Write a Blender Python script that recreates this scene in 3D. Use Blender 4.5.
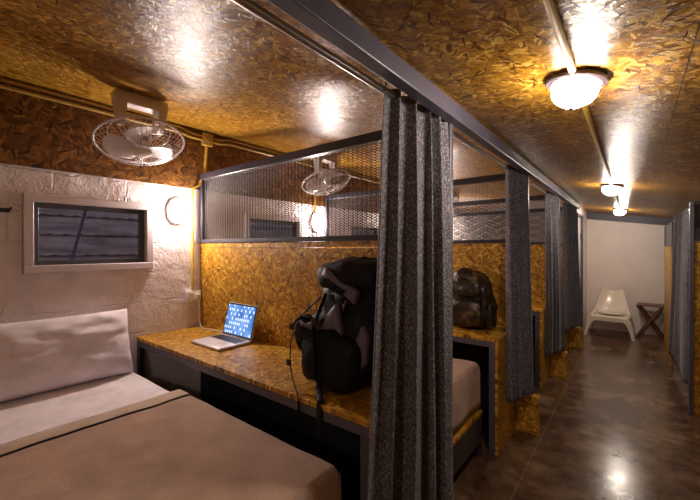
import bpy, bmesh, math, random
from mathutils import Vector, Matrix, noise
random.seed(7)
for o in list(bpy.data.objects): bpy.data.objects.remove(o)
S = bpy.context.scene
C = S.collection
PI = math.pi
R = math.radians

# ------------------------------------------------------------------ camera, world, exposure
cam_d = bpy.data.cameras.new('camera'); cam = bpy.data.objects.new('camera', cam_d); C.objects.link(cam)
cam.location = (0, 0, 1.41)
cam_d.sensor_width = 36; cam_d.lens = 358.7 / 700 * 36; cam_d.clip_start = 0.02
cam.rotation_euler = (R(90 - 0.3), 0, R(38.3))
S.camera = cam
w = bpy.data.worlds.new('world'); S.world = w; w.use_nodes = True
w.node_tree.nodes['Background'].inputs[0].default_value = (0.42, 0.38, 0.42, 1)
w.node_tree.nodes['Background'].inputs[1].default_value = 0.35
S.view_settings.view_transform = 'Standard'; S.view_settings.look = 'None'
S.view_settings.gamma = 1; S.view_settings.use_curve_mapping = False
S.view_settings.exposure = 1.75
LAMP_E = 56.0      # corridor lamp dome emission
SCONCE_E = 88.0    # bunk lamp globe emission

# ------------------------------------------------------------------ helpers
def BM(): return bmesh.new()

def box(bm, lo, hi, bev=0.0, seg=1):
    n0 = len(bm.verts)
    r = bmesh.ops.create_cube(bm, size=1)
    vs = r['verts']
    for v in vs:
        v.co = Vector(((lo[i] + hi[i]) / 2 + v.co[i] * (hi[i] - lo[i])) for i in range(3))
    if bev > 0:
        es = list({e for v in vs for e in v.link_edges})
        bmesh.ops.bevel(bm, geom=es, offset=bev, segments=seg, affect='EDGES', profile=0.5)

def frame(d):
    d = d.normalized()
    a = Vector((0, 0, 1)) if abs(d.z) < 0.9 else Vector((1, 0, 0))
    u = d.cross(a).normalized(); return u, d.cross(u).normalized()

def tube(bm, pts, r, n=8, closed=False, cap=True, flat=1.0):
    pts = [Vector(p) for p in pts]; m = len(pts); rings = []
    rr = r if isinstance(r, (list, tuple)) else [r] * m
    u = None
    for i, p in enumerate(pts):
        if closed: d = pts[(i + 1) % m] - pts[i - 1]
        else: d = pts[min(i + 1, m - 1)] - pts[max(i - 1, 0)]
        d.normalize()
        if u is None: u, v = frame(d)
        else:
            u = (u - d * u.dot(d)).normalized(); v = d.cross(u)
        rings.append([bm.verts.new(p + (u * math.cos(2 * PI * k / n) + v * math.sin(2 * PI * k / n) * flat) * rr[i]) for k in range(n)])
    for i in range(m if closed else m - 1):
        a, b = rings[i], rings[(i + 1) % m]
        for k in range(n): bm.faces.new((a[k], a[(k + 1) % n], b[(k + 1) % n], b[k]))
    if cap and not closed:
        bm.faces.new(rings[0][::-1]); bm.faces.new(rings[-1])

def lathe(bm, prof, n=32, M=None, sx=1.0, sy=1.0):
    M = M or Matrix()
    rings = []
    for r, z in prof:
        if r < 1e-6: rings.append([bm.verts.new(M @ Vector((0, 0, z)))])
        else: rings.append([bm.verts.new(M @ Vector((r * sx * math.cos(2 * PI * k / n), r * sy * math.sin(2 * PI * k / n), z))) for k in range(n)])
    for a, b in zip(rings, rings[1:]):
        for k in range(n):
            q = [a[k % len(a)], a[(k + 1) % len(a)], b[(k + 1) % len(b)], b[k % len(b)]]
            q = list(dict.fromkeys(q))
            if len(q) > 2: bm.faces.new(q)

def rbox(bm, lo, hi, r, n=(8, 8, 4), fn=None):
    """a soft rounded box: subdivided cube with its corners rounded by r, then moved by fn"""
    lo = Vector(lo); hi = Vector(hi); c = (lo + hi) / 2; h = (hi - lo) / 2
    rv = Vector(min(r, h[i] * .999) for i in range(3))
    cache = {}
    def V(p):
        k = tuple(round(x, 5) for x in p)
        if k in cache: return cache[k]
        q = Vector(p); inner = Vector(max(-(h[i] - rv[i]), min(h[i] - rv[i], q[i])) for i in range(3))
        d = Vector((q[i] - inner[i]) / rv[i] for i in range(3))
        L = d.length
        if L > 1e-9:
            m = max(abs(x) for x in d); d = d / L * m
        co = inner + Vector(d[i] * rv[i] for i in range(3)) + c
        if fn: co = fn(co)
        cache[k] = bm.verts.new(co); return cache[k]
    def lin(i):
        k = n[i]; e = min(rv[i], h[i])
        base = [-h[i], -h[i] + e * .15, -h[i] + e * .45, -h[i] + e]
        mid = [-h[i] + e + (2 * (h[i] - e)) * t / k for t in range(1, k)]
        return base + mid + [-x for x in reversed(base)]
    A = [lin(0), lin(1), lin(2)]
    A = [sorted(set(round(x, 6) for x in a)) for a in A]
    for ax in range(3):
        b, d = (ax + 1) % 3, (ax + 2) % 3
        for s in (-1, 1):
            for i in range(len(A[b]) - 1):
                for j in range(len(A[d]) - 1):
                    q = []
                    for (ii, jj) in ((i, j), (i + 1, j), (i + 1, j + 1), (i, j + 1)):
                        p = [0, 0, 0]; p[ax] = s * round(h[ax], 6); p[b] = A[b][ii]; p[d] = A[d][jj]; q.append(V(p))
                    if s < 0: q.reverse()
                    if len(set(q)) == 4:
                        try: bm.faces.new(q)
                        except ValueError: pass

def blob(bm, c, r, p=0.7, fn=None, nu=28, nv=18):
    """superellipsoid lump for soft goods"""
    c = Vector(c)
    sg = lambda x, e: math.copysign(abs(x) ** e, x)
    rows = []
    for j in range(nv + 1):
        th = -PI / 2 + PI * j / nv
        row = []
        for i in range(nu if 0 < j < nv else 1):
            ph = 2 * PI * i / nu
            q = Vector((sg(math.cos(th), p) * sg(math.cos(ph), p) * r[0], sg(math.cos(th), p) * sg(math.sin(ph), p) * r[1], sg(math.sin(th), p) * r[2]))
            if fn: q = fn(q)
            row.append(bm.verts.new(c + q))
        rows.append(row)
    for a, b in zip(rows, rows[1:]):
        for i in range(nu):
            q = list(dict.fromkeys([a[i % len(a)], a[(i + 1) % len(a)], b[(i + 1) % len(b)], b[i % len(b)]]))
            if len(q) > 2: bm.faces.new(q)

def obj(name, bm, m, parent=None, smooth=False, solid=0, sub=0):
    bmesh.ops.recalc_face_normals(bm, faces=bm.faces)
    me = bpy.data.meshes.new(name); bm.to_mesh(me); bm.free()
    o = bpy.data.objects.new(name, me); C.objects.link(o)
    if parent: o.parent = parent
    me.materials.append(m)
    if smooth:
        for p in me.polygons: p.use_smooth = True
        if smooth == 'auto':
            for p in me.polygons: p.use_smooth = True
            me.set_sharp_from_angle(angle=R(35))
    if solid:
        s = o.modifiers.new('thickness', 'SOLIDIFY'); s.thickness = solid; s.offset = 0
    if sub:
        s = o.modifiers.new('smooth', 'SUBSURF'); s.levels = sub; s.render_levels = sub
    return o

def tag(o, label=None, cat=None, group=None, kind=None):
    if label: o['label'] = label
    if cat: o['category'] = cat
    if group: o['group'] = group
    if kind: o['kind'] = kind
    return o

def thing(name, label, cat, loc=(0, 0, 0), rz=0, group=None):
    o = bpy.data.objects.new(name, None); C.objects.link(o)
    o.location = loc; o.rotation_euler = (0, 0, rz); o.empty_display_size = .1
    bpy.context.view_layer.update()
    return tag(o, label, cat, group)

def dup(root, loc=None, label=None, shift=None):
    r = root.copy(); C.objects.link(r)
    if loc is not None: r.location = loc
    if shift is not None: r.location = Vector(root.location) + Vector(shift)
    if label: r['label'] = label
    for ch in list(root.children):
        c = ch.copy(); C.objects.link(c); c.parent = r
        for g in list(ch.children):
            d = g.copy(); C.objects.link(d); d.parent = c
    return r

def struct(name, bm, m, **k):
    o = obj(name, bm, m, **k); o['kind'] = 'structure'; return o

# ------------------------------------------------------------------ materials
class NT:
    def __init__(s, name):
        s.m = bpy.data.materials.new(name); s.m.use_nodes = True; s.t = s.m.node_tree
        s.b = s.t.nodes['Principled BSDF']
    def n(s, typ, **k):
        x = s.t.nodes.new(typ)
        for a, v in k.items():
            if a.startswith('i_'):
                x.inputs[a[2:].replace('_', ' ')].default_value = v
            else: setattr(x, a, v)
        return x
    def l(s, a, b): s.t.links.new(a, b)
    def math(s, op, a, b=None):
        x = s.n('ShaderNodeMath', operation=op)
        for i, v in enumerate((a, b)):
            if v is None: continue
            if hasattr(v, 'links'): s.l(v, x.inputs[i])
            else: x.inputs[i].default_value = v
        return x.outputs[0]
    def mix(s, f, a, b, bt='MIX'):
        x = s.n('ShaderNodeMix', data_type='RGBA', blend_type=bt)
        for i, v in ((0, f), (6, a), (7, b)):
            if hasattr(v, 'links'): s.l(v, x.inputs[i])
            else: x.inputs[i].default_value = v if i == 0 else (*v[:3], 1)
        return x.outputs[2]
    def ramp(s, f, stops):
        x = s.n('ShaderNodeValToRGB'); s.l(f, x.inputs[0]); e = x.color_ramp.elements
        while len(e) < len(stops): e.new(.5)
        for i, (p, c) in enumerate(stops):
            e[i].position = p; e[i].color = (*(c if len(c) == 3 else c[:3]), 1)
        return x.outputs[0]
    def coord(s, scale=(1, 1, 1), rot=(0, 0, 0), src=None):
        g = src or s.n('ShaderNodeNewGeometry').outputs['Position']
        mp = s.n('ShaderNodeMapping'); s.l(g, mp.inputs[0])
        mp.inputs['Scale'].default_value = scale; mp.inputs['Rotation'].default_value = rot
        return mp.outputs[0]
    def bump(s, h, strength=.3, dist=.01):
        x = s.n('ShaderNodeBump'); x.inputs['Strength'].default_value = strength; x.inputs['Distance'].default_value = dist
        s.l(h, x.inputs['Height']); s.l(x.outputs[0], s.b.inputs['Normal'])
    def noise(s, v, scale, detail=4, rough=.55):
        x = s.n('ShaderNodeTexNoise'); x.inputs['Scale'].default_value = scale; x.inputs['Detail'].default_value = detail
        x.inputs['Roughness'].default_value = rough; s.l(v, x.inputs['Vector']); return x.outputs[0]

def plain(name, col, rough=.5, metal=0, var=.08, vs=30, bump=0, emit=0, spec=None, objspace=True, coat=0):
    t = NT(name)
    oc = t.n('ShaderNodeTexCoord').outputs['Object']
    f = t.noise(oc, vs, 3)
    lo = tuple(c * (1 - var) for c in col); hi = tuple(min(1, c * (1 + var)) for c in col)
    t.l(t.ramp(f, [(.3, lo), (.7, hi)]), t.b.inputs['Base Color'])
    t.b.inputs['Roughness'].default_value = rough; t.b.inputs['Metallic'].default_value = metal
    if spec is not None: t.b.inputs['Specular IOR Level'].default_value = spec
    if coat: t.b.inputs['Coat Weight'].default_value = coat
    if bump: t.bump(f, bump, .004)
    if emit:
        t.b.inputs['Emission Color'].default_value = (*col, 1); t.b.inputs['Emission Strength'].default_value = emit
    return t.m

def osb(name, plane, pal, rough=.4, scale=1.0, spec=.5, bmp=.35, dark=.5, seams=False):
    """oriented strand board: three layers of long random flakes over each other"""
    t = NT(name)
    pos = t.n('ShaderNodeNewGeometry').outputs['Position']
    sep = t.n('ShaderNodeSeparateXYZ'); t.l(pos, sep.inputs[0])
    cb = t.n('ShaderNodeCombineXYZ')
    a, b = {'xy': (0, 1), 'xz': (0, 2), 'yz': (1, 2)}[plane]
    t.l(sep.outputs[a], cb.inputs[0]); t.l(sep.outputs[b], cb.inputs[1])
    v0 = cb.outputs[0]
    # wobble so that flake edges are torn, not straight
    nz = t.n('ShaderNodeTexNoise'); nz.inputs['Scale'].default_value = 30; nz.inputs['Detail'].default_value = 3; t.l(v0, nz.inputs['Vector'])
    sb = t.n('ShaderNodeVectorMath', operation='SUBTRACT'); t.l(nz.outputs['Color'], sb.inputs[0]); sb.inputs[1].default_value = (.5, .5, .5)
    sc = t.n('ShaderNodeVectorMath', operation='SCALE'); t.l(sb.outputs[0], sc.inputs[0]); sc.inputs['Scale'].default_value = .012
    ad = t.n('ShaderNodeVectorMath', operation='ADD'); t.l(v0, ad.inputs[0]); t.l(sc.outputs[0], ad.inputs[1])
    v = ad.outputs[0]
    nb = t.noise(v0, 34 * scale, 5, .7)
    col = t.ramp(nb, [(p * .55 + .22, c) for p, c in pal]); hgt = nb
    sub = lambda p, q: t.n('ShaderNodeVectorMath', operation='SUBTRACT')
    for i, (sc_, aa, bb_, vo_) in enumerate(((11, .075, .017, 0), (14, .055, .012, .02), (15, .055, .010, -.02), (17, .050, .0085, .03), (22, .036, .0060, -.05), (24, .034, .0042, .12), (22, .040, .0030, -.30))):
        mo = t.n('ShaderNodeMapping'); t.l(v, mo.inputs[0]); mo.inputs['Location'].default_value = (i * 3.13, i * 1.71, 0); mo.inputs['Rotation'].default_value = (0, 0, i * .7)
        vo = t.n('ShaderNodeTexVoronoi', voronoi_dimensions='2D'); vo.inputs['Scale'].default_value = sc_ * scale; t.l(mo.outputs[0], vo.inputs['Vector'])
        s3 = t.n('ShaderNodeSeparateColor'); t.l(vo.outputs['Color'], s3.inputs[0])
        df = t.n('ShaderNodeVectorMath', operation='SUBTRACT'); t.l(mo.outputs[0], df.inputs[0]); t.l(vo.outputs['Position'], df.inputs[1])
        rt = t.n('ShaderNodeVectorRotate', rotation_type='Z_AXIS'); t.l(df.outputs[0], rt.inputs['Vector']); t.l(t.math('MULTIPLY', s3.outputs[0], 6.283), rt.inputs['Angle'])
        se = t.n('ShaderNodeSeparateXYZ'); t.l(rt.outputs[0], se.inputs[0])
        ex = t.math('POWER', t.math('ABSOLUTE', t.math('MULTIPLY', se.outputs[0], scale / aa * 1.95)), 4.0)
        ey = t.math('POWER', t.math('ABSOLUTE', t.math('MULTIPLY', se.outputs[1], scale / bb_ * 1.2)), 2.0)
        mk = t.math('LESS_THAN', t.math('ADD', ex, ey), 1.0)
        mg = t.n('ShaderNodeMapping'); t.l(rt.outputs[0], mg.inputs[0]); mg.inputs['Scale'].default_value = (16 * scale, 260 * scale, 1)
        gr = t.noise(mg.outputs[0], 1, 3, .6)
        val = t.math('ADD', t.math('ADD', t.math('MULTIPLY', s3.outputs[1], .62), t.math('MULTIPLY', gr, .38)), vo_)
        col = t.mix(mk, col, t.ramp(val, pal))
        hx = t.n('ShaderNodeMix'); t.l(mk, hx.inputs[0]); t.l(hgt, hx.inputs[2]); t.l(t.math('ADD', val, .08 * i), hx.inputs[3]); hgt = hx.outputs[0]
    # dark gaps and large patches
    g = t.noise(v, 55 * scale, 4, .7)
    gap = t.ramp(g, [(.30, (dark, dark, dark)), (.46, (1, 1, 1))])
    col = t.mix(1.0, col, gap, 'MULTIPLY')
    big = t.noise(v0, 2.3, 3)
    bg = t.ramp(big, [(.3, (.72, .70, .66)), (.7, (1.1, 1.1, 1.1))])
    col = t.mix(1.0, col, bg, 'MULTIPLY')
    if seams:   # joints between the boards
        sx = t.math('LESS_THAN', t.math('ABSOLUTE', t.math('SUBTRACT', t.math('FRACT', t.math('DIVIDE', t.math('ADD', sep.outputs[0], 3.55 - .62), 1.22)), .5)), .0018)
        sy = t.math('LESS_THAN', t.math('ABSOLUTE', t.math('SUBTRACT', t.math('FRACT', t.math('DIVIDE', t.math('ADD', sep.outputs[1], 1.3), 2.44)), .5)), .0011)
        col = t.mix(t.math('MULTIPLY', t.math('MAXIMUM', sx, sy), .8), col, (.03, .015, .006))
    t.l(col, t.b.inputs['Base Color'])
    t.b.inputs['Roughness'].default_value = rough; t.b.inputs['Specular IOR Level'].default_value = spec
    t.bump(hgt, bmp, .006)
    return t.m

PAL_WALL = [(.12, (.11, .032, .003)), (.35, (.36, .155, .010)), (.6, (.54, .27, .020)), (.88, (.86, .56, .09))]
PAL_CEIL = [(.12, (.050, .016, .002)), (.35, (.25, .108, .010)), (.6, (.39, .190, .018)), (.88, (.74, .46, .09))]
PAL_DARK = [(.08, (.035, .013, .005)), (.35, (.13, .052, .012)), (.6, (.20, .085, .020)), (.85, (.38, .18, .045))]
M_osb_xz = osb('osb_partition', 'xz', PAL_WALL, .42, .95, .35)
M_osb_yz = osb('osb_side', 'yz', PAL_WALL, .42)
M_osb_xy = osb('osb_desk', 'xy', PAL_WALL, .36, .8, .4)
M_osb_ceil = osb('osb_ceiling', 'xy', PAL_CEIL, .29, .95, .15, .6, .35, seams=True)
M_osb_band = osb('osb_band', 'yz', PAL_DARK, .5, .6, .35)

def plaster(name, col, blocks=True):
    t = NT(name)
    pos = t.n('ShaderNodeNewGeometry').outputs['Position']
    n1 = t.noise(pos, 7, 6, .65); n2 = t.noise(pos, 60, 4, .6)
    c = t.ramp(n1, [(.3, tuple(x * .86 for x in col)), (.55, col), (.75, tuple(min(1, x * 1.05) for x in col))])
    h = t.math('ADD', t.math('MULTIPLY', n1, 1.0), t.math('MULTIPLY', n2, .10))
    if blocks:
        sep = t.n('ShaderNodeSeparateXYZ'); t.l(pos, sep.inputs[0]); cb = t.n('ShaderNodeCombineXYZ')
        t.l(t.math('ADD', sep.outputs[1], t.math('MULTIPLY', n1, .03)), cb.inputs[0]); t.l(t.math('ADD', sep.outputs[2], t.math('MULTIPLY', n1, .05)), cb.inputs[1])
        br = t.n('ShaderNodeTexBrick'); t.l(cb.outputs[0], br.inputs['Vector']); br.inputs['Scale'].default_value = 1
        br.inputs['Brick Width'].default_value = .40; br.inputs['Row Height'].default_value = .21; br.inputs['Mortar Size'].default_value = .006
        br.inputs['Mortar Smooth'].default_value = .6
        rag = t.ramp(t.noise(pos, 5, 3), [(.48, (0, 0, 0)), (.60, (1, 1, 1))])
        mort = t.math('MULTIPLY', br.outputs['Fac'], rag)
        h = t.math('SUBTRACT', h, t.math('MULTIPLY', mort, .8))
    # ragged cracks and trowel ridges
    vo = t.n('ShaderNodeTexVoronoi', feature='DISTANCE_TO_EDGE'); vo.inputs['Scale'].default_value = 4.5
    dv = t.n('ShaderNodeVectorMath', operation='ADD'); t.l(pos, dv.inputs[0])
    nz = t.n('ShaderNodeTexNoise'); nz.inputs['Scale'].default_value = 9; t.l(pos, nz.inputs['Vector'])
    sc = t.n('ShaderNodeVectorMath', operation='SCALE'); sc.inputs['Scale'].default_value = .22; t.l(nz.outputs['Color'], sc.inputs[0]); t.l(sc.outputs[0], dv.inputs[1])
    t.l(dv.outputs[0], vo.inputs['Vector'])
    cr = t.ramp(vo.outputs['Distance'], [(.0, (1, 1, 1)), (.05, (0, 0, 0))])
    crm = t.math('MULTIPLY', cr, t.ramp(t.noise(pos, 3.1, 2), [(.55, (0, 0, 0)), (.62, (1, 1, 1))]))
    h = t.math('ADD', h, t.math('MULTIPLY', crm, .25))
    t.l(c, t.b.inputs['Base Color']); t.b.inputs['Roughness'].default_value = .55
    t.bump(h, .7, .035)
    return t.m

M_wall = plaster('painted_block_wall', (.76, .68, .69))
M_white = plain('white_end_wall', (.78, .70, .66), .5, var=.04, vs=4)
M_door = plain('door_paint', (.60, .56, .55), .45, var=.05)
M_trim = plain('grey_trim_paint', (.10, .095, .125), .5)

def floor_mat():
    t = NT('polished_concrete')
    pos = t.n('ShaderNodeNewGeometry').outputs['Position']
    n1 = t.noise(pos, 2.2, 8, .68)
    n2 = t.noise(pos, 6.5, 6, .65); n3 = t.noise(pos, 40, 3)
    c = t.ramp(n1, [(.32, (.042, .023, .012)), (.50, (.125, .076, .044)), (.68, (.250, .170, .112))])
    c2 = t.ramp(n2, [(.38, (.62, .50, .40)), (.62, (1.15, 1.08, 1.02))])
    c = t.mix(1.0, c, c2, 'MULTIPLY')
    # tile joints
    sep = t.n('ShaderNodeSeparateXYZ'); t.l(pos, sep.inputs[0])
    jx = t.math('LESS_THAN', t.math('ABSOLUTE', t.math('ADD', sep.outputs[0], .535)), .004)
    c = t.mix(t.math('MULTIPLY', t.math('MULTIPLY', jx, n3), .35), c, (.42, .34, .27))
    t.l(c, t.b.inputs['Base Color'])
    rr = t.n('ShaderNodeMapRange'); t.l(n2, rr.inputs[0]); rr.inputs[3].default_value = .10; rr.inputs[4].default_value = .30; t.l(rr.outputs[0], t.b.inputs['Roughness'])
    t.b.inputs['Specular IOR Level'].default_value = .6
    t.bump(t.math('ADD', n1, t.math('MULTIPLY', n3, .12)), .12, .02)
    return t.m
M_floor = floor_mat()

def fabric(name, col, speck, scale=330, f=.5, rough=.95, lo=.55):
    t = NT(name)
    oc = t.n('ShaderNodeTexCoord').outputs['Object']
    mp = t.coord((1, 1, .45), src=oc)
    n1 = t.noise(mp, scale, 2, .7); n2 = t.noise(oc, 9, 3)
    c = t.ramp(n1, [(f - .10, tuple(x * lo for x in col)), (f, col), (f + .10, speck)])
    c = t.mix(1.0, c, t.ramp(n2, [(.3, (.82, .82, .82)), (.7, (1.08, 1.08, 1.08))]), 'MULTIPLY')
    t.l(c, t.b.inputs['Base Color']); t.b.inputs['Roughness'].default_value = rough; t.b.inputs['Specular IOR Level'].default_value = .15
    t.b.inputs['Sheen Weight'].default_value = .15
    t.bump(n1, .5, .004)
    return t.m
M_curtain = fabric('charcoal_tweed', (.105, .095, .108), (.30, .275, .30), 210, .53, lo=.7)
M_sheet = fabric('white_cotton', (.88, .80, .84), (.90, .82, .86), 260, lo=.97)
M_pillow = fabric('pillow_cotton', (.84, .75, .81), (.86, .77, .83), 200, lo=.97)
M_blanket = fabric('tan_blanket', (.42, .275, .205), (.44, .29, .22), 120, lo=.93)
M_hem = fabric('pale_tan_blanket', (.52, .39, .30), (.54, .41, .32), 120, lo=.95)
M_piping = plain('dark_piping', (.018, .008, .012), .8)
M_steel = plain('grey_painted_steel', (.085, .077, .105), .42, .0, var=.06, vs=8, spec=.4)
M_lower = plain('under_desk_shade_board', (.022, .019, .025), .6)  # strand board below desk height, under-desk shade put into its colour
M_darksteel = plain('dark_painted_steel', (.030, .026, .036), .32, .0, spec=.6)
M_mesh = plain('dark_expanded_metal', (.035, .028, .028), .5, 0, spec=.2)
M_chrome = plain('brushed_chrome', (.62, .60, .60), .28, 1.0)
M_yellow = plain('yellow_painted_pipe', (.62, .40, .05), .35, spec=.6)
M_brownpipe = plain('ochre_painted_pipe', (.36, .22, .04), .4)
M_plastic = plain('white_plastic', (.74, .67, .68), .28, var=.02, spec=.6)
M_cream = plain('cream_gloss_plastic', (.78, .70, .60), .22, var=.02, spec=.6, coat=.4)
M_upvc = plain('white_window_plastic', (.66, .58, .60), .35, var=.02)
M_sash = plain('dark_sash', (.075, .070, .085), .35)
M_black = plain('black_nylon', (.0075, .0070, .009), .60, bump=.5, vs=45, spec=.22)
M_blackplastic = plain('black_plastic', (.012, .011, .013), .3)
M_greypatch = plain('mauve_grey_nylon', (.135, .105, .145), .6, bump=.3, vs=60)
M_wood = plain('brown_stool_wood', (.13, .055, .025), .4, vs=18, var=.3)
M_alu = plain('laptop_aluminium', (.70, .68, .72), .3, .35)
M_keys = plain('black_keys', (.012, .012, .016), .4)
M_base = plain('lamp_base_mauve_grey', (.10, .075, .095), .4)

def camo():
    t = NT('brown_camouflage_nylon')
    oc = t.n('ShaderNodeTexCoord').outputs['Object']
    n = t.noise(oc, 14, 3, .5); n2 = t.noise(oc, 70, 3)
    t.l(t.ramp(n, [(.36, (.010, .008, .007)), (.46, (.035, .021, .012)), (.54, (.010, .008, .006)), (.66, (.13, .085, .05))]), t.b.inputs['Base Color'])
    t.b.inputs['Roughness'].default_value = .33; t.bump(n2, .5, .006)
    return t.m
M_camo = camo()

def glass_dark():
    t = NT('window_glass')
    t.b.inputs['Base Color'].default_value = (.9, .9, 1, 1); t.b.inputs['Roughness'].default_value = .04
    t.b.inputs['Transmission Weight'].default_value = 1; t.b.inputs['IOR'].default_value = 1.45
    return t.m
M_glass = glass_dark()

def glow(name, col, e):
    t = NT(name); t.b.inputs['Base Color'].default_value = (.9, .9, .9, 1)
    t.b.inputs['Emission Color'].default_value = (*col, 1); t.b.inputs['Emission Strength'].default_value = e
    return t.m
M_glow = glow('lit_corridor_glass', (1, .87, .74), LAMP_E)
M_glow2 = glow('lit_bunk_globe', (1, .85, .78), SCONCE_E)

# ------------------------------------------------------------------ the shell
WX = -2.73           # left (window) wall
YB = -1.6            # behind the camera
YE = 7.62            # end wall
XR = 2.0
SL = .147
def cz(x): return 2.352 - SL * (x - WX)     # lean-to ceiling
PY = [1.525, 3.005, 4.485, 5.965]           # bunk partitions
PITCH = 1.48
wins = [(.446 + PITCH * k, 1.150 + PITCH * k) for k in range(4)]
WZ0, WZ1 = 1.262, 1.726

b = BM(); box(b, (WX - .2, YB - .1, -.1), (XR + .1, YE + .15, 0)); struct('floor', b, M_floor)
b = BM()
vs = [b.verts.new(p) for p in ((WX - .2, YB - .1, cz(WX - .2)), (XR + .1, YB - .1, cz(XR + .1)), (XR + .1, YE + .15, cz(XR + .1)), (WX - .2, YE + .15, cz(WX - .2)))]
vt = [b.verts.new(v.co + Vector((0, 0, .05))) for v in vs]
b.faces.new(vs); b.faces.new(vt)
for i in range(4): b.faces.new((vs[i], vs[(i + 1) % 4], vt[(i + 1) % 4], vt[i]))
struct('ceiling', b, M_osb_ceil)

# left wall with window recesses
b = BM()
ys = [YB]; [ys.extend(q) for q in wins]; ys.append(YE)
for i in range(len(ys) - 1):
    if i % 2: 
        box(b, (WX - .15, ys[i], 0), (WX, ys[i + 1], WZ0)); box(b, (WX - .15, ys[i], WZ1), (WX, ys[i + 1], 1.877))
    else: box(b, (WX - .15, ys[i], 0), (WX, ys[i + 1], 1.877))
struct('wall_left', b, M_wall)
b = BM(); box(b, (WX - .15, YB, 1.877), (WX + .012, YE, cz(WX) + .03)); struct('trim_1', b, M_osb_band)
b = BM(); box(b, (WX, YB - .1, 0), (XR, YB, 2.4)); struct('wall_back', b, M_osb_xz)
b = BM(); box(b, (XR, YB, 0), (XR + .1, YE, 1.9)); struct('wall_right', b, M_osb_yz)
b = BM(); box(b, (-.75, YE, 0), (XR, YE + .12, 2.15)); struct('wall_end', b, M_white)
b = BM(); box(b, (-.65, YE - .025, 1.83), (.62, YE, 1.90))
# sloping head trim under the ceiling
b.free(); b = BM()
def slab_trim(b, x0, x1, y0, y1, h):
    v = [b.verts.new(p) for p in ((x0, y0, cz(x0) - h), (x1, y0, cz(x1) - h), (x1, y0, cz(x1)), (x0, y0, cz(x0)), (x0, y1, cz(x0) - h), (x1, y1, cz(x1) - h), (x1, y1, cz(x1)), (x0, y1, cz(x0)))]
    for q in ((0, 1, 2, 3), (7, 6, 5, 4), (0, 4, 5, 1), (1, 5, 6, 2), (2, 6, 7, 3), (3, 7, 4, 0)): b.faces.new([v[i] for i in q])
slab_trim(b, -.65, 1.9, YE - .03, YE, .12); struct('trim_2', b, M_trim)
# white return wall with the door, beyond the last bunk
b = BM(); box(b, (-.77, 6.0, 0), (-.65, 6.22, 2.05)); box(b, (-.77, 6.95, 0), (-.65, YE, 2.05)); box(b, (-.77, 6.22, 1.93), (-.65, 6.95, 2.05))
box(b, (WX, 5.995, 0), (-.65, 6.09, 2.33)); struct('wall_end_left', b, M_white)
b = BM(); box(b, (-.72, 6.25, .01), (-.675, 6.92, 1.90), .004); door = struct('door_1', b, M_door)
b = BM(); box(b, (-.73, 6.22, 0), (-.64, 6.25, 1.93)); box(b, (-.73, 6.92, 0), (-.64, 6.95, 1.93)); box(b, (-.73, 6.25, 1.90), (-.64, 6.92, 1.93)); obj('door_frame', b, M_steel, door)
for z in (.35, 1.55):
    b = BM(); box(b, (-.676, 6.845, z), (-.655, 6.915, z + .09), .003); obj('hinge', b, M_darksteel, door)
b = BM(); tube(b, [(-.676, 6.32, 1.0), (-.63, 6.32, 1.0), (-.625, 6.42, 1.0)], .009); obj('door_handle', b, M_chrome, door)

# windows
for k, (y0, y1) in enumerate(wins):
    def fr(b, a0, a1, c0, c1, t, x0, x1):
        box(b, (x0, a0, c0), (x1, a1, c0 + t), .003); box(b, (x0, a0, c1 - t), (x1, a1, c1), .003)
        box(b, (x0, a0, c0 + t), (x1, a0 + t, c1 - t), .003); box(b, (x0, a1 - t, c0 + t), (x1, a1, c1 - t), .003)
    b = BM(); fr(b, y0 + .002, y1 - .002, WZ0 + .002, WZ1 - .002, .045, WX - .07, WX + .028)
    wo = struct('window_%d' % (k + 1), b, M_upvc)
    b = BM(); fr(b, y0 + .047, y1 - .047, WZ0 + .047, WZ1 - .047, .028, WX - .06, WX - .012); obj('sash', b, M_sash, wo)
    b = BM(); box(b, (WX - .04, y0 + .074, WZ0 + .074), (WX - .034, y1 - .074, WZ1 - .074)); obj('pane', b, M_glass, wo)
# ribbed neighbouring roof outside the windows
def roof_mat():
    t = NT('weathered_roof_sheets'); pos = t.n('ShaderNodeNewGeometry').outputs['Position']
    n = t.noise(t.coord((1, 1, 6)), 3, 4)
    t.l(t.ramp(n, [(.35, (.13, .11, .11)), (.65, (.32, .27, .26))]), t.b.inputs['Base Color']); t.b.inputs['Roughness'].default_value = .7
    return t.m
b = BM(); N = 330
for j in range(7):
    zb_ = 1.02 + .17 * j; rows = []
    for i in range(N + 1):
        y = -.5 + 7 * i / N; dz = .022 * abs(math.sin(y * PI / .11)); dr = .012 * abs(math.sin(y * PI / .11))
        rows.append([b.verts.new((WX - .55 - .16 * j + dz + .035, y, zb_ - dr)), b.verts.new((WX - .55 - .16 * (j + 1.25) + dz, y, zb_ + .21))])
    for p, q in zip(rows, rows[1:]): b.faces.new((p[0], q[0], q[1], p[1]))
o = obj('tiled_roof', b, roof_mat(), solid=.008); tag(o, 'grey tiled roof seen outside through the dark window', 'roof')
b = BM(); tube(b, [(WX - .40, .70, 1.0), (WX - .46, .92, 1.9)], .011, 8)
o = obj('roof_prop', b, M_trim, smooth='auto'); tag(o, 'leaning dark pole outside the near window', 'pole')

# ------------------------------------------------------------------ beam
b = BM(); box(b, (-.645, YB + .01, 1.962), (-.595, 5.99, 2.030), .004, 2)
o = obj('ceiling_beam', b, M_steel); tag(o, 'long grey steel beam running under the ceiling beside the corridor', 'beam')

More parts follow.
